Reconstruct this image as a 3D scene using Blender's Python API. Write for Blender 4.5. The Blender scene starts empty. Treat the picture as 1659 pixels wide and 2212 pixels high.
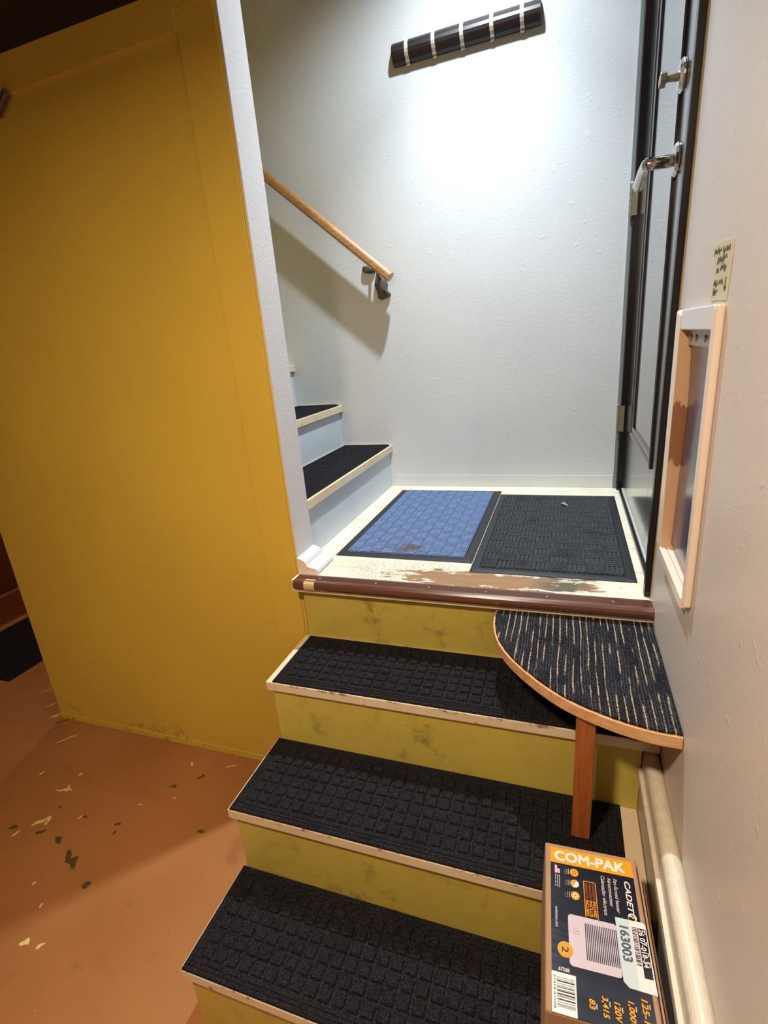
import bpy, bmesh, math, random
from mathutils import Vector, Matrix
random.seed(7)
S = bpy.context.scene
COL = S.collection
R = math.radians

# ------------------------------------------------------------------ camera
cd = bpy.data.cameras.new('camera'); cam = bpy.data.objects.new('camera', cd); COL.objects.link(cam)
cd.sensor_fit = 'VERTICAL'; cd.sensor_height = 36.0; cd.lens = 1106.76/2212*36.0
cd.clip_start = 0.02
cam.location = (0.7009, -1.1646, 0.6188)
cam.rotation_euler = (1.25491, 0.081759, 0.329032)
S.camera = cam
# ------------------------------------------------------------------ world / exposure
w = bpy.data.worlds.new('world'); S.world = w; w.use_nodes = True
w.node_tree.nodes['Background'].inputs[0].default_value = (1.0, 0.8, 0.6, 1)
w.node_tree.nodes['Background'].inputs[1].default_value = 0.0
S.view_settings.view_transform = 'Standard'; S.view_settings.look = 'None'
S.view_settings.gamma = 1; S.view_settings.use_curve_mapping = False
S.view_settings.exposure = 0.0
# ------------------------------------------------------------------ lamps of the place
def lamp(name, kind, loc, power, color, rad, rot=(0, 0, 0), **kw):
    l = bpy.data.lights.new(name, kind); o = bpy.data.objects.new(name, l); COL.objects.link(o)
    l.energy = power; l.color = color; o.location = loc; o.rotation_euler = rot
    if kind == 'AREA': l.shape = 'DISK'; l.size = rad*2
    else: l.shadow_soft_size = rad
    for k, v in kw.items(): setattr(l, k, v)
    return o
lamp('landing_lamp_spill', 'SPOT', (0.40, 0.53, 2.12), 84, (0.84, 0.94, 1.0), 0.028, spot_size=R(140), spot_blend=1.0)
lamp('landing_lamp_beam', 'SPOT', (0.40, 0.53, 2.12), 124, (0.84, 0.94, 1.0), 0.028, spot_size=R(84), spot_blend=1.0)
lamp('stairwell_lamp_light', 'AREA', (0.30, -1.25, 1.29), 31, (1.0, 0.79, 0.57), 0.07)
lamp('far_room_lamp_light', 'POINT', (-1.62, 1.25, 1.1), 22, (1.0, 0.76, 0.5), 0.05)

# ================================================================== node helpers
class N:
    def __init__(s, name):
        s.m = bpy.data.materials.new(name); s.m.use_nodes = True; s.t = s.m.node_tree
        s.b = s.t.nodes['Principled BSDF']; s._c = None
    def nd(s, typ, **kw):
        n = s.t.nodes.new(typ)
        for k, v in kw.items(): setattr(n, k, v)
        return n
    def put(s, sock, v):
        if isinstance(v, bpy.types.NodeSocket): s.t.links.new(v, sock)
        elif isinstance(v, (tuple, list)) and len(v) == 3 and sock.type == 'RGBA': sock.default_value = (*v, 1)
        else: sock.default_value = v
    def co(s):
        if s._c is None: s._c = s.nd('ShaderNodeNewGeometry').outputs['Position']
        return s._c
    def mapc(s, scale=(1, 1, 1), loc=(0, 0, 0), rot=(0, 0, 0)):
        n = s.nd('ShaderNodeMapping'); s.put(n.inputs['Vector'], s.co())
        n.inputs['Scale'].default_value = scale; n.inputs['Location'].default_value = loc; n.inputs['Rotation'].default_value = rot
        return n.outputs[0]
    def noise(s, scale, detail=3, rough=0.5, vec=None):
        n = s.nd('ShaderNodeTexNoise'); n.inputs['Scale'].default_value = scale
        n.inputs['Detail'].default_value = detail; n.inputs['Roughness'].default_value = rough
        s.put(n.inputs['Vector'], vec if vec is not None else s.co()); return n.outputs['Fac']
    def voro(s, scale, feature='F1', vec=None, out='Distance'):
        n = s.nd('ShaderNodeTexVoronoi', feature=feature); n.inputs['Scale'].default_value = scale
        s.put(n.inputs['Vector'], vec if vec is not None else s.co()); return n.outputs[out]
    def M(s, op, a, b=0.0, c=None, clamp=False):
        n = s.nd('ShaderNodeMath', operation=op, use_clamp=clamp); s.put(n.inputs[0], a); s.put(n.inputs[1], b)
        if c is not None: s.put(n.inputs[2], c)
        return n.outputs[0]
    def step(s, a, lo, hi):
        n = s.nd('ShaderNodeMapRange'); n.interpolation_type = 'SMOOTHSTEP'
        s.put(n.inputs[0], a); n.inputs[1].default_value = lo; n.inputs[2].default_value = hi; return n.outputs[0]
    def mix(s, f, a, b):
        n = s.nd('ShaderNodeMix', data_type='RGBA'); s.put(n.inputs[0], f); s.put(n.inputs[6], a); s.put(n.inputs[7], b); return n.outputs[2]
    def xyz(s, vec=None):
        n = s.nd('ShaderNodeSeparateXYZ'); s.put(n.inputs[0], vec if vec is not None else s.co()); return n.outputs
    def bump(s, h, strength=0.3, dist=0.002, prev=None):
        n = s.nd('ShaderNodeBump'); s.put(n.inputs['Height'], h); n.inputs['Strength'].default_value = strength
        n.inputs['Distance'].default_value = dist
        if prev is not None: s.put(n.inputs['Normal'], prev)
        return n.outputs[0]
    def done(s, color, rough=0.6, normal=None, metal=0.0, spec=None, coat=0.0, coat_r=0.1, sheen=0.0):
        s.put(s.b.inputs['Base Color'], color); s.put(s.b.inputs['Roughness'], rough); s.b.inputs['Metallic'].default_value = metal
        if spec is not None: s.b.inputs['Specular IOR Level'].default_value = spec
        if normal is not None: s.put(s.b.inputs['Normal'], normal)
        s.b.inputs['Coat Weight'].default_value = coat; s.b.inputs['Coat Roughness'].default_value = coat_r
        s.b.inputs['Sheen Weight'].default_value = sheen
        return s.m
def lin(r, g, b):
    f = lambda c: c/12.92 if c <= .04045 else ((c+.055)/1.055)**2.4
    return (f(r/255), f(g/255), f(b/255))
def plain(name, rgb, rough=0.6, nscale=60, var=0.08, bstr=0.1, bdist=0.001, **kw):
    n = N(name); c = lin(*rgb); f = n.noise(nscale, 4)
    d = tuple(x*(1-var*2) for x in c)
    col = n.mix(f, d, c); return n.done(col, rough, n.bump(n.noise(nscale*2.5, 3), bstr, bdist), **kw)

# ---- wall paints
def wallpaint(name, rgb, peel=0.35, streak=0.0, rough=0.45, scale=150):
    n = N(name); c = lin(*rgb)
    big = n.noise(3.0, 3); col = n.mix(n.step(big, .3, .7), c, tuple(x*.95 for x in c))
    h = n.noise(scale, 3, .6); nm = n.bump(h, peel, 0.0012)
    lump = n.step(n.noise(46, 2), .66, .78); nm = n.bump(lump, 0.35, 0.0012, nm)
    if streak:
        dr = n.step(n.noise(26, 3, .6, n.mapc((1, 1.6, .45), (0, 0, 0), (.5, 0, 0))), .60, .74); nm = n.bump(dr, streak, 0.0016, nm)
    chip = n.step(n.noise(14, 5, .7), .735, .75)
    return n.done(col, rough, nm)
M_white = wallpaint('white_wall_paint', (216, 219, 222), 0.5)
M_end = wallpaint('wall_end_paint', (214, 210, 210), 0.6, scale=120)
M_cream = wallpaint('warm_white_wall_paint', (212, 202, 194), 0.3, 0.18, 0.4)
M_ceil = plain('white_ceiling_paint', (225, 225, 222), .8)
M_dark_ceil = plain('dark_ceiling_boards', (34, 18, 15), .9, 30, .3, .3, .003)
def yellow():
    n = N('mustard_yellow_paint'); c = lin(222, 188, 74)
    col = n.mix(n.step(n.noise(2.2, 3), .3, .7), c, tuple(x*.93 for x in c))
    x, y, z = n.xyz()
    # scuffs close to the floor
    low = n.M('SUBTRACT', 1.0, n.step(z, -.76, -.62)); sc = n.M('MULTIPLY', n.step(n.noise(28, 6, .7), .56, .66), low)
    col = n.mix(n.M('MULTIPLY', sc, .55), col, lin(105, 80, 30))
    # ragged edge of the white paint at the corner
    e = n.M('ADD', x, n.M('MULTIPLY', n.M('SUBTRACT', n.noise(70, 4, .7), .5), .012))
    m = n.M('MULTIPLY', n.step(e, -.0365, -.0355), n.step(z, -.03, -.025))
    col = n.mix(m, col, lin(206, 206, 206))
    nm = n.bump(n.noise(14, 4, .6, n.mapc((6, 6, .6))), .12, .002)
    nm = n.bump(n.noise(160, 2), .12, .0008, nm)
    return n.done(col, .42, nm)
M_yellow = yellow()
def olive():
    n = N('yellow_green_riser_paint'); c = lin(202, 181, 84)
    col = n.mix(n.step(n.noise(3, 3), .3, .7), c, tuple(x*.9 for x in c))
    x, y, z = n.xyz()
    cen = n.M('SUBTRACT', 1.0, n.step(n.M('ABSOLUTE', n.M('SUBTRACT', x, .34)), .12, .42))
    sc = n.M('MULTIPLY', n.step(n.noise(17, 7, .66), .50, .74), cen)
    col = n.mix(n.M('MULTIPLY', sc, .6), col, lin(98, 74, 34))
    sp = n.step(n.noise(95, 4, .7), .70, .73); col = n.mix(n.M('MULTIPLY', sp, .7), col, lin(95, 80, 40))
    return n.done(col, .4, n.bump(n.noise(40, 3), .1, .001))
M_olive = olive()
def treadpaint():
    n = N('chipped_cream_tread_paint'); c = lin(232, 214, 184)
    col = n.mix(n.step(n.noise(5, 3), .3, .7), c, lin(222, 200, 165))
    x, y, z = n.xyz()
    ch = n.step(n.noise(48, 6, .75, n.mapc((.5, 1, 1.2))), .63, .645)
    col = n.mix(ch, col, lin(120, 82, 55))
    dk = n.step(n.noise(120, 3, .6), .735, .75); col = n.mix(dk, col, lin(60, 48, 38))
    en = n.noise(30, 6, .8, n.mapc((.6, 2, 2)))
    for (ey, ez) in ((-.213, -.1905), (-.4377, -.38), (-.6594, -.57)):
        d = n.M('MAXIMUM', n.M('ABSOLUTE', n.M('SUBTRACT', y, ey)), n.M('ABSOLUTE', n.M('SUBTRACT', z, ez)))
        k = n.M('MULTIPLY', n.M('SUBTRACT', 1.0, n.step(n.M('SUBTRACT', d, n.M('MULTIPLY', n.M('SUBTRACT', en, .52), .10)), .0, .0015)), 1.0)
        col = n.mix(n.M('MULTIPLY', k, .85), col, n.mix(n.step(n.noise(60, 3), .4, .6), lin(214, 196, 160), lin(122, 78, 50)))
    return n.done(col, .4, n.bump(n.M('SUBTRACT', 1.0, ch), .5, .001))
M_tread = treadpaint()
M_riser_w = wallpaint('pale_blue_white_riser_paint', (205, 216, 226), .15)
def landing():
    n = N('worn_cream_floor_paint'); x, y, z = n.xyz()
    col = n.mix(n.step(n.noise(7, 4), .35, .65), lin(236, 231, 212), lin(222, 214, 190))
    # board seams run along the landing
    # worn band behind the metal nosing
    dy = n.M('ABSOLUTE', n.M('DIVIDE', n.M('SUBTRACT', y, .082), .06))
    dx = n.M('ABSOLUTE', n.M('DIVIDE', n.M('SUBTRACT', x, .53), .30))
    d = n.M('POWER', n.M('ADD', n.M('POWER', dx, 3.0), n.M('POWER', dy, 2.0)), .5)
    vec = n.mapc((.45, 1.5, 1)); ns = n.noise(34, 8, .68, vec)
    core = n.M('ADD', n.M('SUBTRACT', 1.0, d), n.M('MULTIPLY', n.M('SUBTRACT', ns, .5), 2.8))
    mask = n.step(core, .18, .26)
    bare = n.mix(n.noise(22, 5, .6, n.mapc((.4, 3, 1))), lin(128, 94, 62), lin(170, 132, 94))
    gx = n.M('ABSOLUTE', n.M('DIVIDE', n.M('SUBTRACT', x, .72), .10))
    bare = n.mix(n.M('MULTIPLY', n.M('SUBTRACT', 1.0, n.step(gx, .3, 1.2)), n.step(n.noise(20, 4), .3, .6)), bare, lin(92, 84, 72))
    col = n.mix(mask, col, bare)
    # gritty dirt and chips left of the worn band and along the edges
    g = n.step(n.noise(140, 7, .85), .47, .62); gl = n.M('SUBTRACT', 1.0, n.step(n.M('ABSOLUTE', n.M('SUBTRACT', x, .28)), .1, .3))
    gy = n.M('SUBTRACT', 1.0, n.step(y, .15, .22))
    col = n.mix(n.M('MULTIPLY', n.M('MULTIPLY', g, n.M('MULTIPLY', gl, gy)), .9), col, lin(122, 100, 68))
    chip = n.step(n.noise(22, 6, .75, n.mapc((.5, 1.5, 1))), .66, .675); col = n.mix(chip, col, lin(128, 122, 108))
    seam = n.M('LESS_THAN', n.M('ABSOLUTE', n.M('SUBTRACT', n.M('MODULO', n.M('ADD', y, .013), .082), .041)), .0009)
    col = n.mix(n.M('MULTIPLY', seam, n.step(n.noise(9, 2), .45, .55)), col, lin(120, 112, 95))
    return n.done(col, n.mix(mask, (.35,)*3, (.7,)*3), n.bump(n.M('SUBTRACT', 1.0, n.M('MAXIMUM', mask, chip)), .4, .0012))
M_landing = landing()
def floorpaint():
    n = N('orange_brown_floor_paint'); x, y, z = n.xyz()
    col = n.mix(n.step(n.noise(2.4, 4), .3, .7), lin(176, 119, 70), lin(164, 107, 60))
    wob = n.nd('ShaderNodeTexNoise'); wob.inputs['Scale'].default_value = 38; wob.inputs['Detail'].default_value = 5
    n.put(wob.inputs['Vector'], n.co())
    wv = n.nd('ShaderNodeVectorMath', operation='MULTIPLY_ADD'); n.put(wv.inputs[0], wob.outputs['Color'])
    wv.inputs[1].default_value = (.03, .03, 0); s2 = n.nd('ShaderNodeVectorMath', operation='ADD'); n.put(s2.inputs[0], n.co()); s2.inputs[1].default_value = (-.015, -.015, 0)
    n.put(wv.inputs[2], s2.outputs[0])
    light, dark = [], []
    L_ = [(-.915, -.239, .035, .006, .3), (-.905, -.232, .006, .022, .2), (-.917, -.171, .007, .01, .4), (-.757, -.31, .012, .006, 1), (-1.073, -.206, .012, .004, .9),
          (-.881, -.362, .03, .007, .9), (-.86, -.35, .006, .02, .5), (-.392, -.001, .022, .004, .5), (-1.135, -.043, .05, .004, 1.0), (-.542, -.028, .008, .008, 0),
          (-.917, -.414, .022, .004, 1.2), (-.574, -.641, .012, .01, .3), (-.527, -.638, .014, .006, .8), (-1.314, .051, .03, .004, .9), (-1.40, .10, .026, .004, .9),
          (-1.52, .17, .03, .003, .6), (-.70, -.52, .006, .005, 0), (-.62, -.56, .006, .006, 0), (-.60, -.22, .008, .003, 0), (-.50, -.17, .01, .003, 1)]
    D_ = [(-.841, -.385, .018, .008, .6), (-.757, -.396, .022, .012, -.5), (-.671, -.428, .03, .012, -.6), (-.64, -.44, .024, .012, -.9), (-.544, -.479, .014, .014, -.3),
          (-.539, -.128, .016, .009, .4), (-.47, -.07, .014, .007, .6), (-.614, -.30, .012, .006, .3), (-.60, -.33, .006, .014, .2), (-.328, -.252, .013, .010, .3), (-.74, -.305, .008, .006, 0),
          (-.95, -.40, .018, .007, .8), (-1.25, .03, .03, .006, .7), (-1.29, .09, .022, .006, .7), (-.86, -.30, .008, .006, 0)]
    def spots(lst):
        acc = None
        for (a, b, rx, ry, an) in lst:
            mp = n.nd('ShaderNodeMapping', vector_type='TEXTURE'); n.put(mp.inputs['Vector'], wv.outputs[0])
            mp.inputs['Location'].default_value = (a, b, -.76); mp.inputs['Rotation'].default_value = (0, 0, an); mp.inputs['Scale'].default_value = (rx*.85, ry*.8, .05)
            ln = n.nd('ShaderNodeVectorMath', operation='LENGTH'); n.put(ln.inputs[0], mp.outputs[0])
            v = n.M('LESS_THAN', ln.outputs['Value'], 1.0); acc = v if acc is None else n.M('MAXIMUM', acc, v)
        return acc
    col = n.mix(spots(L_), col, lin(232, 205, 130)); col = n.mix(spots(D_), col, lin(84, 72, 40))
    tiny = n.step(n.noise(75, 2, .5), .775, .785); col = n.mix(tiny, col, lin(225, 190, 120))
    smud = n.step(n.noise(9, 5, .6), .60, .72); col = n.mix(n.M('MULTIPLY', smud, .3), col, lin(120, 70, 36))
    return n.done(col, .42, n.bump(n.noise(30, 3), .06, .002), spec=.8)
M_floor = floorpaint()
# ---- woods, metals, misc
def wood(name, a, b, axis=0, rough=.35, scale=14, coat=0.3):
    n = N(name); sc = [9, 9, 9]; sc[axis] = .7
    f = n.noise(scale, 5, .65, n.mapc(tuple(sc))); col = n.mix(n.step(f, .3, .7), lin(*a), lin(*b))
    return n.done(col, rough, n.bump(f, .08, .001), coat=coat, coat_r=.25)
M_rail = wood('varnished_oak', (192, 146, 96), (160, 112, 68), 0, .3)
M_ply = wood('raw_plywood_edge', (226, 182, 132), (198, 146, 96), 0, .6, 10, 0)
M_post = wood('reddish_brown_wood', (172, 98, 44), (142, 76, 32), 2, .45, 12, .1)
M_rackwood = plain('espresso_lacquer', (34, 20, 22), .42, 30, .2, .03, coat=.1, coat_r=.3)
M_hook = plain('brushed_silver_hook', (222, 214, 200), .35, 80, .05, .05, metal=.35)
M_black = plain('gloss_black_door_paint', (24, 20, 21), .2, 25, .1, .05, .001, spec=.7, coat=.7, coat_r=.12)
M_casing = plain('black_casing_paint', (27, 20, 19), .3, 30, .2, .1, spec=.4)
M_graytrim = plain('grey_edge_paint', (130, 138, 140), .5)
M_chrome = plain('satin_nickel', (205, 198, 190), .18, 40, .05, .01, metal=1.0)
M_brass = plain('dull_steel_hinge', (165, 158, 135), .4, 60, .2, .1, metal=.6)
M_dmetal = plain('dark_grey_bracket_metal', (108, 98, 94), .5, 70, .3, .5, .002, metal=.2)
M_nose = N('brown_vinyl_nosing')
M_nose = M_nose.done(M_nose.mix(M_nose.noise(40, 5, .7, M_nose.mapc((.3, 1, 1))), lin(86, 50, 36), lin(102, 64, 48)), .22, M_nose.bump(M_nose.noise(60, 3), .05, .001), spec=.8, coat=.5, coat_r=.15)
M_tape = plain('masking_tape', (214, 184, 140), .6)
M_peach = plain('ivory_plastic_frame', (240, 222, 204), .35, 30, .04, .05, spec=.6)
M_card = plain('corrugated_cardboard', (170, 132, 100), .75, 40, .1, .1)
M_dcard = plain('dark_cardboard_edge', (120, 80, 52), .85, 60, .2, .1)
def glossprint(name, rgb, rough=.22):
    n = N(name); c = lin(*rgb)
    wr = n.noise(9, 3, .5, n.mapc((.6, 3, 1)))
    return n.done(c, rough, n.bump(wr, .25, .003), coat=.12, coat_r=.15, spec=.2)
P_navy = glossprint('navy_print', (24, 24, 34)); P_orange = glossprint('orange_print', (250, 150, 22)); P_white = glossprint('white_print', (226, 214, 212))
P_paleblue = glossprint('pale_blue_print', (190, 200, 202)); P_blk = glossprint('black_print', (30, 28, 34)); P_plate = glossprint('pinkish_plate_print', (196, 180, 188))
P_grey = glossprint('grey_print', (168, 158, 162)); P_red = glossprint('pink_red_print', (205, 120, 125)); P_dorange = glossprint('burnt_orange_print', (190, 90, 30))
def fibre(name, a, b, scale=420, bstr=.9, fleck=None, sheen=.0):
    n = N(name); f = n.noise(scale, 3, .7); g = n.noise(12, 4, .6)
    col = n.mix(n.step(f, .35, .7), lin(*a), lin(*b)); col = n.mix(n.M('MULTIPLY', n.step(g, .5, .7), .35), col, lin(*a))
    if fleck:
        m = n.step(n.noise(130, 4, .75), .70, .73); col = n.mix(n.M('MULTIPLY', m, .6), col, lin(*fleck))
    return n.done(col, 1.0, n.bump(f, bstr*.5, .003), spec=.08, sheen=sheen)
M_mat = fibre('charcoal_ribbed_fibre', (17, 16, 18), (52, 50, 55), 380, .7, (110, 94, 70))
M_matk = fibre('black_woven_fibre', (34, 36, 40), (92, 96, 102), 420, .9, (120, 118, 110))
M_rubber = plain('black_rubber_border', (34, 36, 40), .55, 90, .15, .25, .001)
def bluemat():
    n = N('blue_woven_fibre'); f = n.noise(420, 3, .7)
    col = n.mix(n.step(f, .35, .7), lin(74, 98, 142), lin(132, 158, 202)); x, y, z = n.xyz()
    d = n.M('POWER', n.M('ADD', n.M('POWER', n.M('DIVIDE', n.M('SUBTRACT', x, .245), .075), 2.0), n.M('POWER', n.M('DIVIDE', n.M('SUBTRACT', y, .258), .05), 2.0)), .5)
    m = n.step(n.M('ADD', n.M('SUBTRACT', 1.0, d), n.M('MULTIPLY', n.M('SUBTRACT', n.noise(60, 6, .75), .5), 2.4)), .35, .6)
    col = n.mix(n.M('MULTIPLY', m, .85), col, lin(104, 92, 88))
    return n.done(col, 1.0, n.bump(f, .8, .003), spec=.15, sheen=.15)
M_blue = bluemat()
def stripecarpet():
    n = N('striped_carpet_fibre'); f = n.noise(380, 3, .7)
    base = n.mix(n.step(f, .35, .7), lin(14, 14, 18), lin(54, 54, 62))
    x, y, z = n.xyz(); sv = n.mapc((1, .25, 1)); wob = n.M('MULTIPLY', n.noise(26, 2, .5, sv), 4.0); jit = n.M('MULTIPLY', n.noise(260, 2), 1.2)
    s1 = n.step(n.M('SINE', n.M('ADD', n.M('ADD', n.M('MULTIPLY', x, 430.0), wob), jit)), .80, .93)
    s2 = n.step(n.M('SINE', n.M('ADD', n.M('ADD', n.M('MULTIPLY', x, 1130.0), n.M('MULTIPLY', wob, 2.0)), jit)), .55, .85)
    brk = n.step(n.noise(30, 2, .5, n.mapc((1.6, .35, 1))), .42, .52); dash = n.M('MULTIPLY', n.step(n.M('SINE', n.M('MULTIPLY', y, 1500.0)), -.4, .4), n.step(n.noise(34, 2, .5, n.mapc((1.5, .3, 1), (5, 0, 0))), .42, .55))
    fl = n.step(n.noise(300, 2), .32, .5)
    col = n.mix(n.M('MULTIPLY', n.M('MULTIPLY', s1, brk), n.M('MULTIPLY', fl, .85)), base, lin(186, 164, 128))
    col = n.mix(n.M('MULTIPLY', n.M('MULTIPLY', s2, dash), n.M('MULTIPLY', fl, .55)), col, lin(120, 122, 124))
    hair = n.step(n.noise(150, 4, .8), .70, .73); col = n.mix(n.M('MULTIPLY', hair, .5), col, lin(130, 128, 125))
    return n.done(col, 1.0, n.bump(f, .5, .003), spec=.08)
M_stripe = stripecarpet()

# ================================================================== mesh helpers
class B:
    def __init__(s): s.v = []; s.f = []; s.mi = []; s.cur = 0
    def add(s, vs, fs):
        o = len(s.v); s.v += [tuple(p) for p in vs]; s.f += [tuple(i+o for i in f) for f in fs]; s.mi += [s.cur]*len(fs); return s
    def box(s, x0, x1, y0, y1, z0, z1):
        return s.add([(x0, y0, z0), (x1, y0, z0), (x1, y1, z0), (x0, y1, z0), (x0, y0, z1), (x1, y0, z1), (x1, y1, z1), (x0, y1, z1)],
                     [(0, 3, 2, 1), (4, 5, 6, 7), (0, 1, 5, 4), (1, 2, 6, 5), (2, 3, 7, 6), (3, 0, 4, 7)])
    def frust(s, x0, x1, y0, y1, z0, z1, i):
        m = .45; zi = z0+(z1-z0)*.75
        vs = [(x0, y0, z0), (x1, y0, z0), (x1, y1, z0), (x0, y1, z0)]
        a = i*.35; vs += [(x0+a, y0+a, zi), (x1-a, y0+a, zi), (x1-a, y1-a, zi), (x0+a, y1-a, zi)]
        vs += [(x0+i, y0+i, z1), (x1-i, y0+i, z1), (x1-i, y1-i, z1), (x0+i, y1-i, z1)]
        fs = [(8, 9, 10, 11)]
        for k in (0, 4):
            for j in range(4): fs.append((k+j, k+(j+1) % 4, k+4+(j+1) % 4, k+4+j))
        return s.add(vs, fs)
    def prism(s, poly, axis, a, b):
        n = len(poly)
        def pt(p, t):
            return {'x': (t, p[0], p[1]), 'y': (p[0], t, p[1]), 'z': (p[0], p[1], t)}[axis]
        vs = [pt(p, a) for p in poly]+[pt(p, b) for p in poly]
        fs = [tuple(range(n)), tuple(range(2*n-1, n-1, -1))]+[(i, i+n, (i+1) % n+n, (i+1) % n) for i in range(n)]
        return s.add(vs, fs)
    def ring_loft(s, rings, cap=True):
        n = len(rings[0]); vs = [p for r in rings for p in r]; fs = []
        for k in range(len(rings)-1):
            for i in range(n): fs.append((k*n+i, k*n+(i+1) % n, (k+1)*n+(i+1) % n, (k+1)*n+i))
        if cap: fs += [tuple(range(n-1, -1, -1)), tuple((len(rings)-1)*n+i for i in range(n))]
        return s.add(vs, fs)
    def tube(s, pts, rad, n=12, cap=True, flat=1.0):
        pts = [Vector(p) for p in pts]; rings = []; up = Vector((0, 0, 1))
        for i, p in enumerate(pts):
            t = (pts[min(i+1, len(pts)-1)]-pts[max(i-1, 0)]).normalized()
            a = t.cross(up)
            if a.length < 1e-3: a = t.cross(Vector((1, 0, 0)))
            a.normalize(); b = a.cross(t); r = rad[i] if isinstance(rad, (list, tuple)) else rad
            rings.append([tuple(p+a*math.cos(2*math.pi*k/n)*r+b*math.sin(2*math.pi*k/n)*r*flat) for k in range(n)])
        return s.ring_loft(rings, cap)
    def obj(s, name, mats, parent=None, smooth=False, bevel=0, seg=2, kind=None, sub=0):
        me = bpy.data.meshes.new(name); me.from_pydata(s.v, [], s.f)
        if not isinstance(mats, (list, tuple)): mats = [mats]
        for m in mats: me.materials.append(m)
        for p, i in zip(me.polygons, s.mi): p.material_index = i
        bm = bmesh.new(); bm.from_mesh(me); bmesh.ops.recalc_face_normals(bm, faces=bm.faces); bm.to_mesh(me); bm.free()
        if smooth: me.polygons.foreach_set('use_smooth', [True]*len(me.polygons))
        o = bpy.data.objects.new(name, me); COL.objects.link(o)
        if parent: o.parent = parent
        if bevel:
            b = o.modifiers.new('bevel', 'BEVEL'); b.width = bevel; b.segments = seg; b.limit_method = 'ANGLE'; b.angle_limit = R(40)
        if sub:
            b = o.modifiers.new('sub', 'SUBSURF'); b.levels = sub; b.render_levels = sub
        if kind: o['kind'] = kind
        return o
def tag(o, label=None, cat=None, group=None, kind=None):
    for k, v in (('label', label), ('category', cat), ('group', group), ('kind', kind)):
        if v: o[k] = v
    return o
def thing(name, loc, label, cat, group=None, rz=0):
    o = bpy.data.objects.new(name, None); COL.objects.link(o); o.location = loc; o.rotation_euler = (0, 0, rz)
    o.empty_display_size = .05
    return tag(o, label, cat, group)
def reloc(o, loc):
    """shift mesh data so that a part built in world coordinates hangs right under its thing"""
    o.data.transform(Matrix.Translation(-Vector(loc))); return o

# ================================================================== the setting
B().box(-2.5, 1.1, -3.1, 3.1, -.84, -.76).obj('floor', M_floor, kind='structure')
# yellow partition beside the stairs with its white end face
b = B(); b.box(-1.275, -.032, .05, .153, -.76, -.026)
b.box(-1.275, -.032, .05, .153, -.026, 2.45); b.mi[-3] = 1       # +x face
b.box(-.032, .02, .06, .153, -.76, -.036)
o = b.obj('wall_left', [M_yellow, M_end], kind='structure', bevel=.0015)
for p in o.data.polygons:
    if p.normal.x > .9 and p.center.z > 0: p.material_index = 1
# boards on the yellow wall
B().box(-.142, -.040, .0455, .05, -.76, 1.352).obj('trim_1', M_yellow, kind='structure', bevel=.0012)
B().prism([(-1.275, 1.30), (-.142, 1.318), (-.142, 1.352), (-.038, 1.352), (-.038, 1.40), (-1.275, 1.40)], 'y', .043, .05).obj('trim_2', M_yellow, kind='structure', bevel=.0012)
B().box(-1.275, -.142, .047, .05, -.76, -.735).obj('baseboard_left', M_yellow, kind='structure', bevel=.0008)
B().box(-1.275, -1.19, .153, 1.1, -.76, 2.45).obj('wall_stair_end', M_yellow, kind='structure')
# back wall of landing and upper stairs
b = B().box(-1.19, 1.1, .992, 1.1, -.76, 2.45); b.obj('wall_back', M_white, kind='structure')
B().box(-.03, .882, .9895, .992, 0, .052).obj('baseboard_back', M_white, kind='structure', bevel=.0015)
B().box(.882, .8935, .983, .992, 0, 2.03).obj('trim_3', M_graytrim, kind='structure', bevel=.001)
# right wall: openings for the door and the pet door
PY0, PY1, PZ0, PZ1 = -.293, -.068, .178, .605
b = B(); b.box(.9, 1.05, -3.1, PY0, -.76, 2.45); b.box(.9, 1.05, PY1, .05, -.76, 2.45)
b.box(.9, 1.05, PY0, PY1, -.76, PZ0); b.box(.9, 1.05, PY0, PY1, PZ1, 2.45); b.box(.9, 1.05, .05, .992, 2.03, 2.45)
b.box(.9, 1.05, .05, .992, -.76, -.04)
b.obj('wall_right', M_cream, kind='structure')
# foundation ledge along the stairs with its cap moulding
B().box(.8685, .9, -3.1, -.19, -.76, -.27).obj('trim_4', plain('grey_green_skirt_paint', (170, 164, 150), .3, 12, .15, .05, spec=.6), kind='structure')
b = B(); pr = [(.869, -.275)]+[(.8855+.0155*math.cos(a), -.236+.0165*math.sin(a)) for a in [math.pi-math.pi*i/10 for i in range(11)]]+[(.9, -.275)]
b.prism(pr, 'y', -3.1, -.195); b.box(.862, .870, -3.1, -.2045, -.283, -.266)
b.obj('baseboard_right', plain('cream_moulding_paint', (232, 222, 200), .4, 60, .15, .3, .002), kind='structure', smooth=False, bevel=.001)
# landing
B().box(-.032, .93, 0, .992, -.035, 0).box(-.10, -.033, .154, .9915, -.035, -.0002).obj('floor_landing', [M_landing], kind='structure')
B().box(-.012, .9, .02, .06, -.76, -.035).obj('trim_5', M_olive, kind='structure')
# ceilings
B().box(-2.5, -.03, -3.1, .05, 1.392, 1.5).obj('ceiling_basement', M_dark_ceil, kind='structure')
B().box(-2.5, 1.05, -3.1, 1.1, 2.45, 2.55).obj('ceiling', M_ceil, kind='structure')
B().box(-.05, -.03, -3.1, .05, 1.5, 2.45).obj('wall_soffit', M_ceil, kind='structure')
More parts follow.
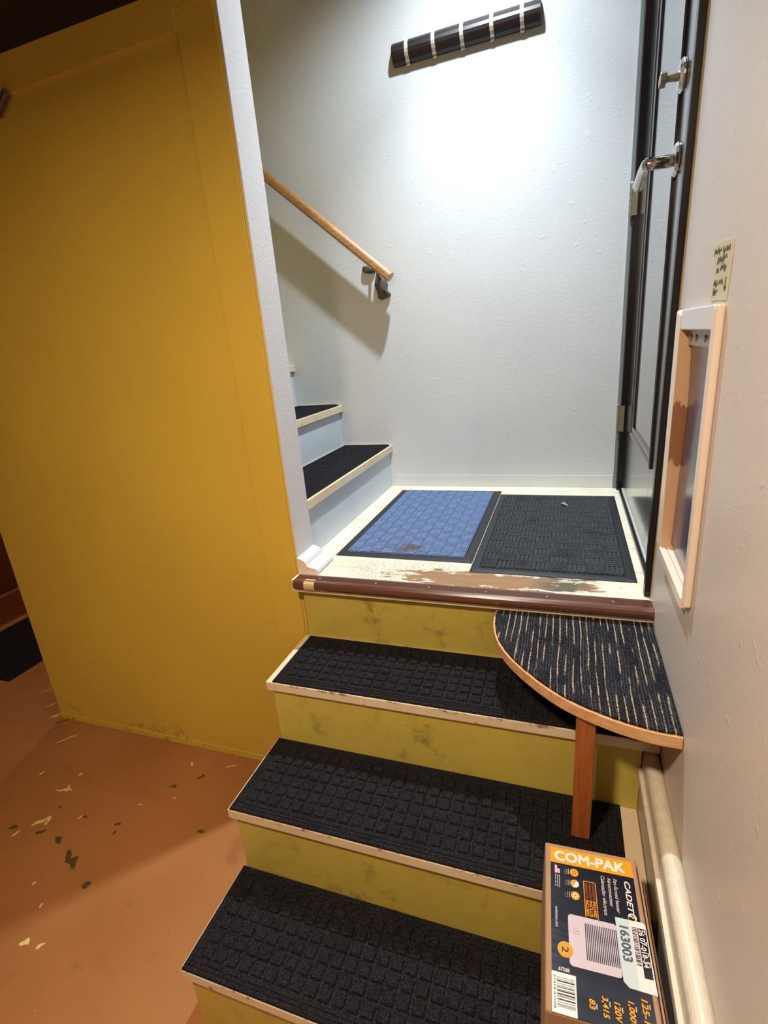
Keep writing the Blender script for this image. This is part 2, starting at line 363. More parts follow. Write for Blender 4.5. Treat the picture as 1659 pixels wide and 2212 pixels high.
# far room seen past the end of the yellow wall
B().box(-2.5, -2.4, -3.1, 3.1, -.76, 2.45).obj('wall_far_left', plain('dark_red_brown_panelling', (92, 44, 22), .5, 8, .2, .05), kind='structure')
B().box(-2.4, -2.385, -3.1, 3.1, -.76, -.60).obj('baseboard_far_left', wood('stained_baseboard', (120, 66, 36), (98, 52, 28), 1, .5), kind='structure', bevel=.002)
B().box(-2.387, -2.382, -3.1, 3.1, -.605, -.585).obj('trim_6', wood('stained_cap', (158, 92, 56), (140, 80, 46), 1, .5), kind='structure', bevel=.002)
B().box(-2.5, 1.1, 3.0, 3.1, -.76, 2.45).obj('wall_far_back', M_yellow, kind='structure')
B().box(-2.5, 1.1, -3.2, -3.1, -.76, 2.45).obj('wall_front', M_cream, kind='structure')

# ================================================================== lower stairs
st = thing('lower_staircase', (.42, -.43, -.76), 'cream and yellow-green painted wooden steps climbing from the brown floor to the landing', 'stairs')
L0 = (.42, -.43, -.76)
NO = [(-.213, -.1905), (-.4377, -.38), (-.6594, -.57), (-.883, -.76+.0)]
ris = [.02, -.2035, -.4275, -.6495]
for i in range(3):
    ny, nz = NO[i]
    t = B().box(-.023, .899 if i == 0 else .868, ny, ris[i], nz-.026, nz).obj('tread', M_tread, st, bevel=.0025); reloc(t, L0)
    r = B().box(-.010, .868, ris[i+1], ris[i]-.001, -.76, nz-.026).obj('riser', M_olive, st, bevel=.001); reloc(r, L0)
# tread above the third riser reaches the wall
# ================================================================== upper stairs
ut = thing('upper_staircase', (-.6, .57, 0), 'pale painted steps rising to the left behind the white wall end', 'stairs')
xs = [-.033, -.257, -.4717, -.69, -.91, -1.13]
for k in range(6):
    z = .189*(k+1) if k else .189
    z = [.189, .3753, .565, .755, .945, 1.135][k]; zb = 0 if k == 0 else [.189, .3753, .565, .755, .945][k-1]
    xe = xs[k+1]-.013 if k < 5 else -1.186
    t = B().box(xe, xs[k], .154, .9915, z-.030, z).obj('tread', M_tread, ut, bevel=.002); reloc(t, (-.6, .57, 0))
    r = B().box(-1.186, xs[k]-.0135, .154, .9912, zb, z-.0301).obj('riser', M_riser_w, ut); reloc(r, (-.6, .57, 0))

# ================================================================== landing nosing
P = [(.036, 0.0), (.036, .0022), (.030, .0032)]
for i in range(6): P += [(.027-.0045*i, .0032), (.0265-.0045*i, .0022), (.0245-.0045*i, .0022), (.024-.0045*i, .0032)]
P += [(-.003, .0040), (-.0085, .0022), (-.0125, -.0025), (-.0145, -.009), (-.0140, -.016), (-.0115, -.0215), (-.007, -.0245), (0, -.0245), (0, 0)]
nl = (.45, 0, 0)
nt = thing('stair_nosing', nl, 'shiny brown rounded edging strip along the front of the landing', 'stair edging')
o = B().prism(P, 'x', -.022, .899).obj('edging_strip', M_nose, nt); reloc(o, nl)
o = B().prism([(.004, .0042), (-.009, .0024), (-.0135, -.0025), (-.0155, -.009), (-.015, -.016), (-.0125, -.0215), (-.008, -.0250), (-.004, -.0248), (-.010, -.016), (-.010, -.009), (-.004, .0)], 'x', .012, .045).obj('tape_patch', M_tape, nt); reloc(o, nl); o['label'] = 'beige tape patch'
for sx in (.053, .222, .371, .520, .668, .816):
    b = B(); b.tube([(sx, .012, .002), (sx, .012, .0045), (sx, .012, .0055)], [.0035, .0035, .001], 10); o = b.obj('screw', M_brass, nt, True); reloc(o, nl)
o = B().box(-.032, .9, -.002, .0, -.035, -.0246).obj('fascia', M_tread); tag(o, kind='structure'); o.name = 'trim_7'

# ================================================================== baseboard return block at the wall end
prof = [(-.032, 0), (.030, 0), (.033, .006), (.030, .014), (.020, .019), (.006, .021), (-.002, .025), (-.006, .034), (-.012, .041), (-.022, .046), (-.032, .048)]
o = B().prism(prof, 'y', .044, .152).obj('trim_8', [M_white, M_peach], kind='structure', bevel=.001)
for p in o.data.polygons:
    if p.normal.y < -.9: p.material_index = 1

# ================================================================== waffle stair mats
def waffle(name, x0, x1, y0, y1, z, nx, ny, label, group, frame=.026, rise=.0065, round_back=False, mat=M_mat):
    th = .0055; loc = ((x0+x1)/2, (y0+y1)/2, z); b = B()
    hx, hy = (x1-x0)/2, (y1-y0)/2
    # slab with softened edge, slightly lumpy
    b.frust(-hx, hx, -hy, hy, 0, th, .004)
    # two ridges of the frame
    for k, ins in enumerate((.009, .0175)):
        w_ = .006
        b.frust(-hx+ins, hx-ins, -hy+ins, -hy+ins+w_, th, th+.0025, .0018); b.frust(-hx+ins, hx-ins, hy-ins-w_, hy-ins, th, th+.0025, .0018)
        b.frust(-hx+ins, -hx+ins+w_, -hy+ins+w_, hy-ins-w_, th, th+.0025, .0018); b.frust(hx-ins-w_, hx-ins, -hy+ins+w_, hy-ins-w_, th, th+.0025, .0018)
    gx0, gx1, gy0, gy1 = -hx+frame, hx-frame, -hy+frame, hy-frame
    sx, sy = (gx1-gx0)/nx, (gy1-gy0)/ny; g = .0031
    for i in range(nx):
        for j in range(ny):
            h = th+rise*random.uniform(.8, 1.1)
            b.frust(gx0+i*sx+g, gx0+(i+1)*sx-g, gy0+j*sy+g, gy0+(j+1)*sy-g, th-.0005, h, .0046)
    o = b.obj(name, mat, smooth=False); o.location = loc
    return tag(o, label, 'stair mat', group)
G = 'charcoal waffle mats on the steps'
waffle('stair_mat', -.004, .861, -.211, .012, -.1903, 27, 6, 'charcoal waffle mat on the step just below the landing, under the curved shelf', G)
waffle('stair_mat', -.018, .834, -.4365, -.2045, -.3798, 27, 6, 'charcoal waffle mat on the middle step where the wooden post stands', G)
waffle('stair_mat', -.019, .840, -.658, -.4285, -.5698, 27, 6, 'charcoal waffle mat on the lowest step in view, beside the cardboard box', G)
G = 'dark mats on the upper steps'
waffle('stair_mat', -.262, -.041, .165, .978, .1892, 7, 26, 'charcoal mat on the lowest step of the upper stairs, beside the landing', G, rise=.0025)
waffle('stair_mat', -.478, -.265, .165, .975, .3755, 7, 26, 'charcoal mat on the second step of the upper stairs, mostly hidden by the wall end', G, rise=.0025)
# far mat
b = B(); b.frust(-.27, .27, -.38, .38, 0, .008, .005)
for i in range(26):
    b.frust(-.25+i*.0195, -.25+i*.0195+.013, -.36, .36, .0075, .0105, .003)
o = b.obj('floor_mat', M_mat); o.location = (-2.045, .56, -.76); tag(o, 'plain black mat on the brown floor past the left end of the yellow wall', 'mat')

# ================================================================== door mats
def doormat(x0, x1, y0, y1, z, m, border, cell, label, mode, tilt=0):
    cx, cy = (x0+x1)/2, (y0+y1)/2
    t = thing('door_mat', (cx, cy, z), label, 'door mat', 'woven pattern door mats on the landing', tilt)
    hx, hy = (x1-x0)/2, (y1-y0)/2
    b = B(); ix, iy = hx-border, hy-border
    def strip(a):  # bevelled rubber border
        rings = []
        for (dx, zz) in ((0, 0), (0, .0015), (.012, .004), (border-.003, .0048), (border, .002)):
            rings.append([(-hx+dx, -hy+dx, zz), (hx-dx, -hy+dx, zz), (hx-dx, hy-dx, zz), (-hx+dx, hy-dx, zz)])
        a.ring_loft(rings, False)
    strip(b); b.add([(-hx, -hy, 0), (hx, -hy, 0), (hx, hy, 0), (-hx, hy, 0)], [(0, 1, 2, 3)])
    b.obj('border', M_rubber, t)
    b = B(); b.box(-ix, ix, -iy, iy, .0005, .0052)
    nx = max(1, round(2*ix/cell)); ny = max(1, round(2*iy/cell)); sx, sy = 2*ix/nx, 2*iy/ny
    for i in range(nx):
        for j in range(ny):
            a0, b0 = -ix+i*sx, -iy+j*sy; g = .0015
            if (i+j) % 2 == 0:
                k = 4; h = sy/k
                for q in range(k): b.frust(a0+g, a0+sx-g, b0+q*h+g*.9, b0+(q+1)*h-g*.9, .005, .0092, .0014)
            else:
                k = 4 if mode == 'v' else 3; h = sx/k if mode == 'v' else sy/k
                for q in range(k):
                    if mode == 'v': b.frust(a0+q*h+g*.9, a0+(q+1)*h-g*.9, b0+g, b0+sy-g, .005, .0092, .0014)
                    else: b.frust(a0+g, a0+sx-g, b0+q*h+g*.5, b0+(q+1)*h-g*.5, .005, .0088, .0016)
    p = b.obj('pile', m, t)
    return t
# world-space dirt on the blue pile uses the mat's own coordinates
doormat(.025, .455, .186, .918, 0.0, M_blue, .028, .036, 'blue fibre door mat with black rubber border, left on the landing', 'h')
doormat(.457, .880, .128, .872, .0002, M_matk, .026, .048, 'black fibre door mat with black rubber border, beside the black door', 'v')

# leaf on the black mat
b = B(); n = 9; top = []
for i in range(n):
    t = i/(n-1); w_ = .010*math.sin(math.pi*min(1, t*1.05+.02))**.7; z = .0015+.004*math.sin(t*5)
    top.append([(-.014+.028*t, -w_, z+.002), (-.014+.028*t, 0, z), (-.014+.028*t, w_*.8, z+.003)])
vs = [p for r in top for p in r]; fs = []
for i in range(n-1):
    for j in range(2): fs.append((i*3+j, i*3+j+1, (i+1)*3+j+1, (i+1)*3+j))
b.add(vs, fs); o = b.obj('dried_leaf', plain('dry_leaf', (190, 182, 140), .7, 90, .3, .3), smooth=True)
o.modifiers.new('s', 'SOLIDIFY').thickness = .0008; o.location = (.703, .722, .0095); o.rotation_euler = (0, 0, -.25)
tag(o, 'small dry pale leaf lying on the black door mat', 'leaf')

# ================================================================== corner shelf with carpet and post
sl = (.72, -.16, -.372)
sh = thing('corner_shelf', sl, 'quarter-round plywood shelf topped with striped carpet, beside the right wall', 'shelf')
ctl = [(.546, .03), (.545, -.005), (.548, -.067), (.568, -.142), (.615, -.218), (.695, -.298), (.774, -.341), (.845, -.362), (.899, -.366), (.95, -.368)]
def catmull(c, m=8):
    out = []
    for i in range(1, len(c)-2):
        p0, p1, p2, p3 = [Vector(c[k]) for k in (i-1, i, i+1, i+2)]
        for q in range(m):
            t = q/m; out.append(.5*((2*p1)+(-p0+p2)*t+(2*p0-5*p1+4*p2-p3)*t*t+(-p0+3*p1-3*p2+p3)*t**3))
    out.append(Vector(c[-2])); return out
fr = catmull(ctl)
poly = [(p.x, p.y) for p in fr]+[(.899, .018), (.5455, .018)]
o = B().prism(poly, 'z', -.0655, -.0415).obj('board', M_ply, sh, bevel=.0012); reloc(o, sl)
nrm = []
for i, p in enumerate(fr):
    a = fr[max(0, i-1)]; c = fr[min(len(fr)-1, i+1)]; t = (c-a).normalized(); nrm.append(Vector((-t.y, t.x)))
cp = [(p.x+n_.x*.004+random.uniform(-.0006, .0006), p.y+n_.y*.004+random.uniform(-.0006, .0006)) for p, n_ in zip(fr, nrm)]
cp = [(min(x, .8985), y) for x, y in cp]+[(.8985, .014), (.550, .014)]
o = B().prism(cp, 'z', -.0415, -.0355).obj('carpet', M_stripe, sh, bevel=.002); reloc(o, sl)
b = B(); b.box(-.0175, .0175, -.010, .010, .0056, .3065); o = b.obj('post', M_post, sh, bevel=.0015)
o.location = (.7515-sl[0], -.305-sl[1], 0); o.rotation_euler = (0, 0, R(-7)); o.data.vertices[0].co.z = 0

# ================================================================== handrail
hl = (-.2, .925, 1.0)
hr = thing('handrail', hl, 'varnished oak stair handrail fixed to the white wall', 'handrail')
A = Vector((.036, .925, .866)); D = Vector((-.505, 0, .440)).normalized(); Up = Vector((.440, 0, .505)).normalized()
sec = []
for a in range(0, 181, 15): sec.append((.0215*math.cos(R(a)), .003+.0165*math.sin(R(a))))
sec += [(-.0215, -.010), (-.014, -.018), (.014, -.018), (.0215, -.010)]
rings = []
for d in (0, .0015, 1.35):
    k = .94 if d == 0 else 1.0
    rings.append([tuple(A+D*d+Vector((0, 1, 0))*p[0]*k+Up*p[1]*k) for p in sec])
o = B().ring_loft(rings).obj('rail', M_rail, hr, smooth=False, bevel=.0008); reloc(o, hl)
b = B()
def lobe(cx, cz, pts, y0=.992, th=.022):
    n = len(pts); c = []
    for (k, yy) in ((1.0, y0), (1.02, y0-th*.55), (.78, y0-th), (.35, y0-th*1.05)):
        c.append([(cx+p[0]*k, yy+random.uniform(-.001, .001), cz+p[1]*k) for p in pts])
    b.ring_loft(c)
lobe(-.022, .838, [(-.022, .045), (.0, .055), (.018, .035), (.024, .008), (.020, -.010), (.034, -.028), (.018, -.038), (-.004, -.044), (-.018, -.038), (-.022, -.012), (-.030, .012)])
lobe(-.078, .914, [(-.022, .010), (-.010, .014), (.012, .010), (.034, -.004), (.030, -.014), (.004, -.017), (-.016, -.012), (-.024, -.002)], th=.016)
b.tube([(-.022, .985, .872), (-.024, .955, .876), (-.02, .935, .885), (-.012, .925, .897)], [.007, .0065, .006, .008], 10)
b.tube([(-.060, .978, .906), (-.045, .955, .905), (-.030, .935, .902), (-.02, .925, .902)], [.006, .005, .005, .006], 10)
o = b.obj('bracket', M_dmetal, hr, smooth=True, bevel=0); reloc(o, hl); o['label'] = 'grey lumpy metal bracket'
b = B(); b.tube([(-.008, .9705, .820), (-.008, .9675, .820)], .0055, 10); o = b.obj('screw_hole', M_rubber, o); reloc(o, hl); o.name = 'screw'  # black disc, its colour standing in for the shade inside a screw hole

# ================================================================== coat rack
cl = (.337, .992, 1.59)
cr = thing('coat_rack', cl, 'dark espresso coat rack with five silver flip-down hooks on the white wall', 'coat rack')
Wd = .502; b = B(); arc = []
for i in range(9):
    a = R(-62+124*i/8); arc.append((-.010-.026*(math.cos(a)-math.cos(R(62)))/(1-math.cos(R(62))), .0345*math.sin(a)/math.sin(R(62))))
sec = [(-.001, -.034)]+arc+[(-.001, .034)]
o = b.prism(sec, 'x', -Wd/2, Wd/2).obj('backboard', M_rackwood, cr, bevel=.0008)
for hx in (-.1975, -.1015, -.0035, .096, .193):
    b = B(); s2 = [(p[0]-.0012, p[1]*1.01) for p in arc]; low = s2[0]
    s2 = [(low[0]+.004, low[1]-.0065), (low[0]-.001, low[1]-.008), (low[0]-.004, low[1]-.004)]+s2
    inner = [(p[0]+.006, p[1]) for p in reversed(s2[3:])]
    b.prism(s2+inner, 'x', hx-.0065, hx+.0065); b.obj('hook', M_hook, cr, bevel=.0008)
cr.rotation_euler = (0, R(-.9), 0)

# ================================================================== the black door
dr = bpy.data.objects.new('door_1', None); COL.objects.link(dr); dr.location = (.93, .5, 0); dr['kind'] = 'structure'
dl = (.93, .5, 0)
DX = .912
def dpart(b, name, m, **kw): o = b.obj(name, m, dr, **kw); reloc(o, dl); return o
b = B(); b.box(DX, .948, .06, .31, .012, 2.02); b.box(DX, .948, .72, .958, .012, 2.02); b.box(DX, .948, .31, .72, .012, .275); b.box(DX, .948, .31, .72, 1.88, 2.02)
dpart(b, 'door_panel', M_black, bevel=.001)
# moulding round the glass: two stepped beads
def bead(x, ins, w_, h):
    b = B(); y0, y1, z0, z1 = .30+ins-.02, .73-ins+.02, .275+ins-.02, 1.88-ins+.02
    def ring(off, xx): return [(xx, y0+off, z0+off), (xx, y1-off, z0+off), (xx, y1-off, z1-off), (xx, y0+off, z1-off)]
    b.ring_loft([ring(0, x+.004), ring(0, x-h*.6), ring(w_*.3, x-h), ring(w_*.7, x-h), ring(w_, x-h*.5), ring(w_, x+.006)], False); return b
dpart(bead(DX, 0, .016, .007), 'moulding', M_black)
dpart(bead(DX, .016, .020, .004), 'moulding', M_black)
g = N('door_glass'); g.b.inputs['Transmission Weight'].default_value = 0.25
M_glass = g.done((.02, .025, .03), .02, None, spec=1.0, coat=1.0, coat_r=.0)
dpart(B().box(DX+.002, DX+.007, .312, .718, .277, 1.87), 'glass_pane', M_glass)
dpart(B().box(DX-.004, DX, .155, .90, .012, .018).box(DX-.006, DX, .16, .90, .020, .026), 'sweep_strip', plain('bright_aluminium', (225, 225, 225), .4, 40, .05, .02, metal=.4), bevel=.0005)
dpart(B().box(.9, .96, .055, .958, 0, .011), 'threshold', M_casing)
# raised field on the lower panel
for hz in (.28, 1.01, 1.72):
    b = B(); b.tube([(.886, .972, hz-.05), (.886, .972, hz+.05)], .0065, 10)
    for k in range(-2, 3): b.tube([(.886, .972, hz+k*.02-.0012), (.886, .972, hz+k*.02+.0012)], .0070, 10)
    b.tube([(.886, .972, hz+.05), (.886, .972, hz+.056)], [.005, .002], 10)
    h = dpart(b, 'hinge', M_brass, smooth=False)
    b = B(); b.box(.889, .905, .957, .970, hz-.048, hz+.048); hh = b.obj('hinge_leaf', M_brass, h); reloc(hh, dl)
# frame pieces of the door
B().box(.8935, .95, .960, .992, 0, 2.03).obj('trim_9', M_casing, kind='structure', bevel=.001)
b = B(); pz = [(-.0005, .057), (2.03, -.04)]
vs = []
for z, y in pz: vs += [(.886, y, z), (.905, y, z), (.905, y+.022, z), (.886, y+.022, z)]
b.add(vs, [(0, 3, 2, 1), (4, 5, 6, 7), (0, 1, 5, 4), (1, 2, 6, 5), (2, 3, 7, 6), (3, 0, 4, 7)])
b.obj('trim_10', M_casing, kind='structure', bevel=.0015)
B().box(.905, .95, -.04, .992, 2.021, 2.06).obj('trim_11', M_casing, kind='structure')
b = B(); cy = lambda z: .057-.0478*z; rr = random.Random(11); zs_ = [i*.03 for i in range(0, 60)]
pa = [(cy(z)-.0005, z) for z in zs_]+[(cy(z)-.005-rr.random()*.006, z) for z in reversed(zs_)]
b.prism(pa, 'x', .8985, .9); b.obj('trim_12', plain('ragged_yellowed_paint_edge', (206, 184, 118), .6, 60, .2, .3), kind='structure')
# lever handle
LY, LZ = .262, .944
b = B(); b.tube([(DX, LY, LZ), (DX-.004, LY, LZ), (DX-.009, LY, LZ)], [.033, .033, .029], 28)
rose = dpart(b, 'handle_rose', M_chrome, smooth=False, bevel=.001)
b = B(); b.tube([(DX-.008, LY, LZ), (.853, LY, LZ), (.848, LY+.003, LZ)], [.0125, .0125, .0115], 20)
b.tube([(.8545, LY-.008, LZ+.001), (.852, LY+.03, LZ+.006), (.851, LY+.075, LZ+.004), (.850, LY+.115, LZ-.006), (.8505, LY+.140, LZ-.008), (.846, LY+.155, LZ-.004)], [.0095, .010, .0105, .011, .013, .008], 14, flat=1.25)
lv = b.obj('lever', M_chrome, rose, smooth=True); reloc(lv, dl); lv.name = 'door_handle'
LZ = 1.096; LY = .268
b = B(); b.tube([(DX, LY, LZ), (DX-.005, LY, LZ), (DX-.012, LY, LZ)], [.031, .031, .024], 28); rose2 = dpart(b, 'deadbolt_rose', M_chrome, smooth=False, bevel=.001)
b = B(); b.tube([(DX-.010, LY, LZ), (.884, LY, LZ), (.876, LY, LZ)], [.009, .0065, .006], 12)
prs = [(-.020, -.006), (-.014, -.012), (0, -.008), (.012, -.012), (.020, -.004), (.020, .006), (.010, .011), (0, .007), (-.012, .011), (-.020, .005)]
b.prism([(LY+p[0]*.9, LZ+p[1]) for p in prs], 'x', .866, .878)
o = b.obj('thumb_turn', M_brass, rose2, smooth=False, bevel=.001); reloc(o, dl)

# ================================================================== pet door
pl = (.892, -.145, .17)
pd = thing('pet_door', pl, 'ivory plastic pet door frame set in the right wall, with a grubby bluish flap', 'pet door')
def ppart(b, name, m, par=None, **kw): o = b.obj(name, m, par or pd, **kw); reloc(o, pl); return o
FX = .888
b = B()
b.prism([(PY0-.022, PZ0-.006), (PY0-.022, PZ1+.030), (PY0, PZ1+.022), (PY0, PZ0-.004)], 'x', FX, .9)          # near jamb
b.prism([(PY1, PZ0-.004), (PY1, PZ1+.022), (PY1+.043, PZ1+.030), (PY1+.043, PZ0-.006)], 'x', FX, .9)            # far jamb
ppart(b, 'jamb', M_peach, bevel=.004, seg=3)
ppart(B().box(FX+.0015, .9, PY0, PY1, PZ1-.005, PZ1+.029), 'head_board', plain('white_plastic', (222, 222, 224), .4, 30, .03, .03), bevel=.002)
ppart(B().box(FX-.001, .9, PY0, PY1, PZ0-.018, PZ0+.002).box(.9, .925, PY0, PY1, PZ0-.001, PZ0+.004).box(.9125, .922, PY0, PY1, PZ0+.004, PZ0+.014), 'sill', M_peach, bevel=.002)
# tunnel lining with the brown stain on its far side
n = N('stained_tunnel_plastic'); x, y, z = n.xyz()
lz = n.M('ABSOLUTE', n.M('DIVIDE', n.M('SUBTRACT', z, .415), .07)); lx = n.M('ABSOLUTE', n.M('DIVIDE', n.M('SUBTRACT', x, .905), .03))
d = n.M('POWER', n.M('ADD', n.M('POWER', lz, 2.0), n.M('POWER', lx, 2.0)), .5)
mk = n.step(n.M('ADD', n.M('SUBTRACT', 1.0, d), n.M('MULTIPLY', n.M('SUBTRACT', n.noise(55, 6, .7, n.mapc((1, 1, .5))), .5), 1.6)), .12, .2)
col = n.mix(n.M('MULTIPLY', mk, .85), lin(222, 178, 140), lin(138, 92, 58))
M_tun = n.done(col, .3, n.bump(n.noise(30, 3), .2, .002), spec=.6)
b = B(); b.box(.8888, 1.0, PY1-.001, PY1, PZ0, PZ1); b.box(.9, 1.0, PY0, PY0+.001, PZ0, PZ1); b.box(.9, 1.0, PY0, PY1, PZ1-.003, PZ1); b.box(.9, 1.0, PY0, PY1, PZ0-.003, PZ0)
b.box(1.0, 1.004, PY0, PY1, PZ0, PZ1)
ppart(b, 'tunnel_lining', M_tun)
cb = ppart(B().box(.9035, .908, PY0+.004, PY1-.004, PZ1-.032, PZ1-.004), 'clamp_bar', plain('grey_clamp_strip', (190, 176, 160), .4, 50, .1, .1, metal=.3), bevel=.001)
for yy in (-.092, -.135, -.2, -.245, -.28):
    b = B(); b.tube([(.9035, yy, PZ1-.018), (.901, yy, PZ1-.018), (.900, yy, PZ1-.018)], [.0055, .005, .002], 12); ppart(b, 'screw', M_brass, cb)
n = N('bluish_vinyl_flap'); f = n.noise(8, 5, .6, n.mapc((1, 1, .5)))
colr = n.mix(n.step(f, .35, .65), lin(36, 46, 80), lin(78, 88, 118)); sc = n.step(n.noise(26, 4, .6, n.mapc((1, 1, .2))), .66, .70)
colr = n.mix(n.M('MULTIPLY', sc, .5), colr, lin(175, 175, 178)); n.b.inputs['Transmission Weight'].default_value = .2
M_flap = n.done(colr, .18, n.bump(n.noise(10, 2), .15, .004), spec=.4, coat=.2)
b = B(); nu, nv = 16, 28; vs = []
for j in range(nv+1):
    v = j/nv; zz = PZ1-.014-(PZ1-.014-PZ0-.012)*v
    for i in range(nu+1):
        u = i/nu; yy = PY1-.006+(PY0-PY1+.012)*u
        
        xx = .9095+.007*math.sin(v*math.pi*.85)*math.exp(-2*u)-.004*v+.0015*math.sin(v*7+u*3)
        vs.append((xx, yy, zz))
fs = [(j*(nu+1)+i, j*(nu+1)+i+1, (j+1)*(nu+1)+i+1, (j+1)*(nu+1)+i) for j in range(nv) for i in range(nu)]
b.add(vs, fs); o = ppart(b, 'flap', M_flap, smooth=True); o.modifiers.new('s', 'SOLIDIFY').thickness = .003

# ================================================================== taped note on the wall
tl = (.8995, -.262, .68)
tn = thing('taped_note', tl, 'small yellowed handwritten paper note stuck on the right wall above the pet door', 'note')
pp = [(-.202, .717), (-.258, .716), (-.314, .712), (-.317, .690), (-.311, .638), (-.262, .640), (-.224, .640), (-.233, .68), (-.222, .700)]
o = B().prism(pp, 'x', .8988, .8998).obj('paper', plain('old_yellowish_paper', (214, 206, 170), .6, 40, .06, .1), tn); reloc(o, tl)
M_ink = plain('pencil_ink', (96, 90, 92), .7)
def scribble(y0, z0, ln, h, n_, seed):
    rnd = random.Random(seed); pts = []
    for k in range(n_):
        t = k/(n_-1); pts.append((.8985, y0-ln*t, z0+h*(rnd.uniform(.55, 1) if k % 2 else rnd.uniform(-.35, .25))))
    b = B(); b.tube(pts, .0005, 5); o = b.obj('handwriting', M_ink, tn); reloc(o, tl)
scribble(-.222, .703, .038, .008, 12, 1); scribble(-.268, .700, .038, .009, 11, 2)
scribble(-.244, .690, .050, .010, 13, 3); scribble(-.243, .678, .014, .008, 5, 4); scribble(-.264, .678, .032, .008, 9, 5)
scribble(-.236, .660, .020, .009, 7, 6); scribble(-.263, .661, .022, .009, 7, 7); scribble(-.236, .649, .024, .008, 8, 8)
b = B(); b.tube([(.8985, -.300, .668), (.8985, -.298, .652)], .0008, 5); b.tube([(.8985, -.303, .656), (.8985, -.298, .651), (.8985, -.293, .656)], .0008, 5)
o = b.obj('drawn_arrow', M_ink, tn); reloc(o, tl)

# ================================================================== paint-splattered coil at the top left
kl = (-.684, .032, 1.290); b = B(); pts = []
for i in range(120):
    a = i/11*2*math.pi; t = i/119
    pts.append((-.040+.058*t, .010*math.cos(a), -.022+.040*t+.009*math.sin(a)))
b.tube(pts, .0018, 6); o = b.obj('door_spring', plain('steel_spring', (150, 130, 112), .35, 60, .2, .1, metal=.6), smooth=True); o.location = kl
tag(o, 'short coiled metal spring on the yellow wall at the upper left edge', 'spring')

# ================================================================== cardboard box
BW, BL, BH = .147, .2535, .3055; BZ = BH
bx = thing('cardboard_box', (.685, -.4352-.004, -.2505-BH), 'tall brown cardboard box with navy and orange printed heater label, on the lowest step', 'box', rz=R(2.26))
b = B()
rings = []
for (z, o_) in ((0, 0), (.10, .004), (.20, .003), (BH-.004, 0), (BH, .0015)):
    e = o_ if z < BH-.003 else -o_
    rings.append([(-e, -BL-e, z), (BW+e, -BL-e, z), (BW+e, min(e, 0), z), (-e, min(e, 0), z)])
b.ring_loft(rings); b.obj('carton', M_card, bx, bevel=.002)
# loose side flap on the right, standing away from the carton
b = B()
def slab(x0, x1, z0, z1, y0, y1, th):
    b.add([(x0, y0, z1), (x0+th, y0, z1), (x0, y1, z1), (x0+th, y1, z1), (x1, y0, z0), (x1+th, y0, z0), (x1, y1, z0), (x1+th, y1, z0)],
          [(0, 1, 3, 2), (4, 6, 7, 5), (0, 4, 5, 1), (2, 3, 7, 6), (0, 2, 6, 4), (1, 5, 7, 3)])
slab(BW+.0015, BW+.016, BH-.16, BH-.004, -.25, -.004, .003)
b.obj('side_flap', M_card, bx, bevel=.0008)
b = B(); slab(BW+.0075, BW+.026, BH-.17, BH-.016, -.252, -.03, .0028); b.obj('side_flap', M_dcard, bx, bevel=.0008)
lay = [0]
def rect(name, m, u0, u1, v0, v1, parent=None, h=.0002, rnd=0, poly=None):
    lay[0] += 1; z = BZ+.0006+h
    b = B()
    if poly is None:
        if rnd:
            poly = []
            for (cx, cy, a0) in ((u1-rnd, v0+rnd, 0), (u0+rnd, v0+rnd, 90), (u0+rnd, v1-rnd, 180), (u1-rnd, v1-rnd, 270)):
                for k in range(5): a = R(a0+k*22.5); poly.append((cx+rnd*math.cos(a), cy-rnd*math.sin(a)))
        else: poly = [(u0, v0), (u1, v0), (u1, v1), (u0, v1)]
    b.prism([(p[0], -p[1]) for p in poly], 'z', BZ-.0005, z); return b.obj(name, m, parent or bx)
def disc(name, m, u, v, r, h, parent=None):
    return rect(name, m, 0, 0, 0, 0, parent, h, poly=[(u+r*math.cos(R(k*12)), v+r*math.sin(R(k*12))) for k in range(30)])
def text(s_, m, u0, u1, v0, v1, h=.0008, rot=True, bold=0.0, shear=0.0, parent=None, name='lettering'):
    """lettering fitted into the rectangle u0..u1 x v0..v1 on the top of the carton"""
    c = bpy.data.curves.new('t', 'FONT'); c.body = s_; c.shear = shear; c.resolution_u = 3
    to = bpy.data.objects.new('t', c); COL.objects.link(to); bpy.context.view_layer.update()
    me = bpy.data.meshes.new_from_object(to); bpy.data.objects.remove(to); bpy.data.curves.remove(c)
    xs_ = [v.co.x for v in me.vertices]; ys_ = [v.co.y for v in me.vertices]; a0, a1, b0, b1 = min(xs_), max(xs_), min(ys_), max(ys_)
    for v in me.vertices:
        s1 = (v.co.x-a0)/(a1-a0); t1 = (v.co.y-b0)/(b1-b0)
        if rot: u = u0+t1*(u1-u0); w1 = v0+s1*(v1-v0)
        else: u = u0+s1*(u1-u0); w1 = v1-t1*(v1-v0)
        v.co = (u, -w1, BZ+.0006+h)
    if bold:
        bm = bmesh.new(); d = bold*1.7*((u1-u0) if rot else (v1-v0))
        for (p, q) in ((-1, -1), (1, -1), (1, 1), (-1, 1), (0, 0)):
            k = me.copy(); k.transform(Matrix.Translation((p*d, q*d, (p+2*q)*.000004))); bm.from_mesh(k); bpy.data.meshes.remove(k)
        bm.to_mesh(me); bm.free()
    me.materials.clear(); me.materials.append(m)
    o = bpy.data.objects.new(name, me); COL.objects.link(o); o.parent = parent or bx; return o
lab = rect('printed_label', P_navy, .0090, .1390, .0085, .2530); lab['label'] = 'glossy navy printed label'
rect('orange_band', P_orange, .0090, .1390, .0088, .0372, lab, .0004)
text('COM-PAK', P_white, .0162, .1270, .0150, .0320, rot=False, bold=.026, parent=lab)
text('CADET', P_white, .1235, .1318, .0465, .0970, bold=.018, shear=.2, parent=lab)
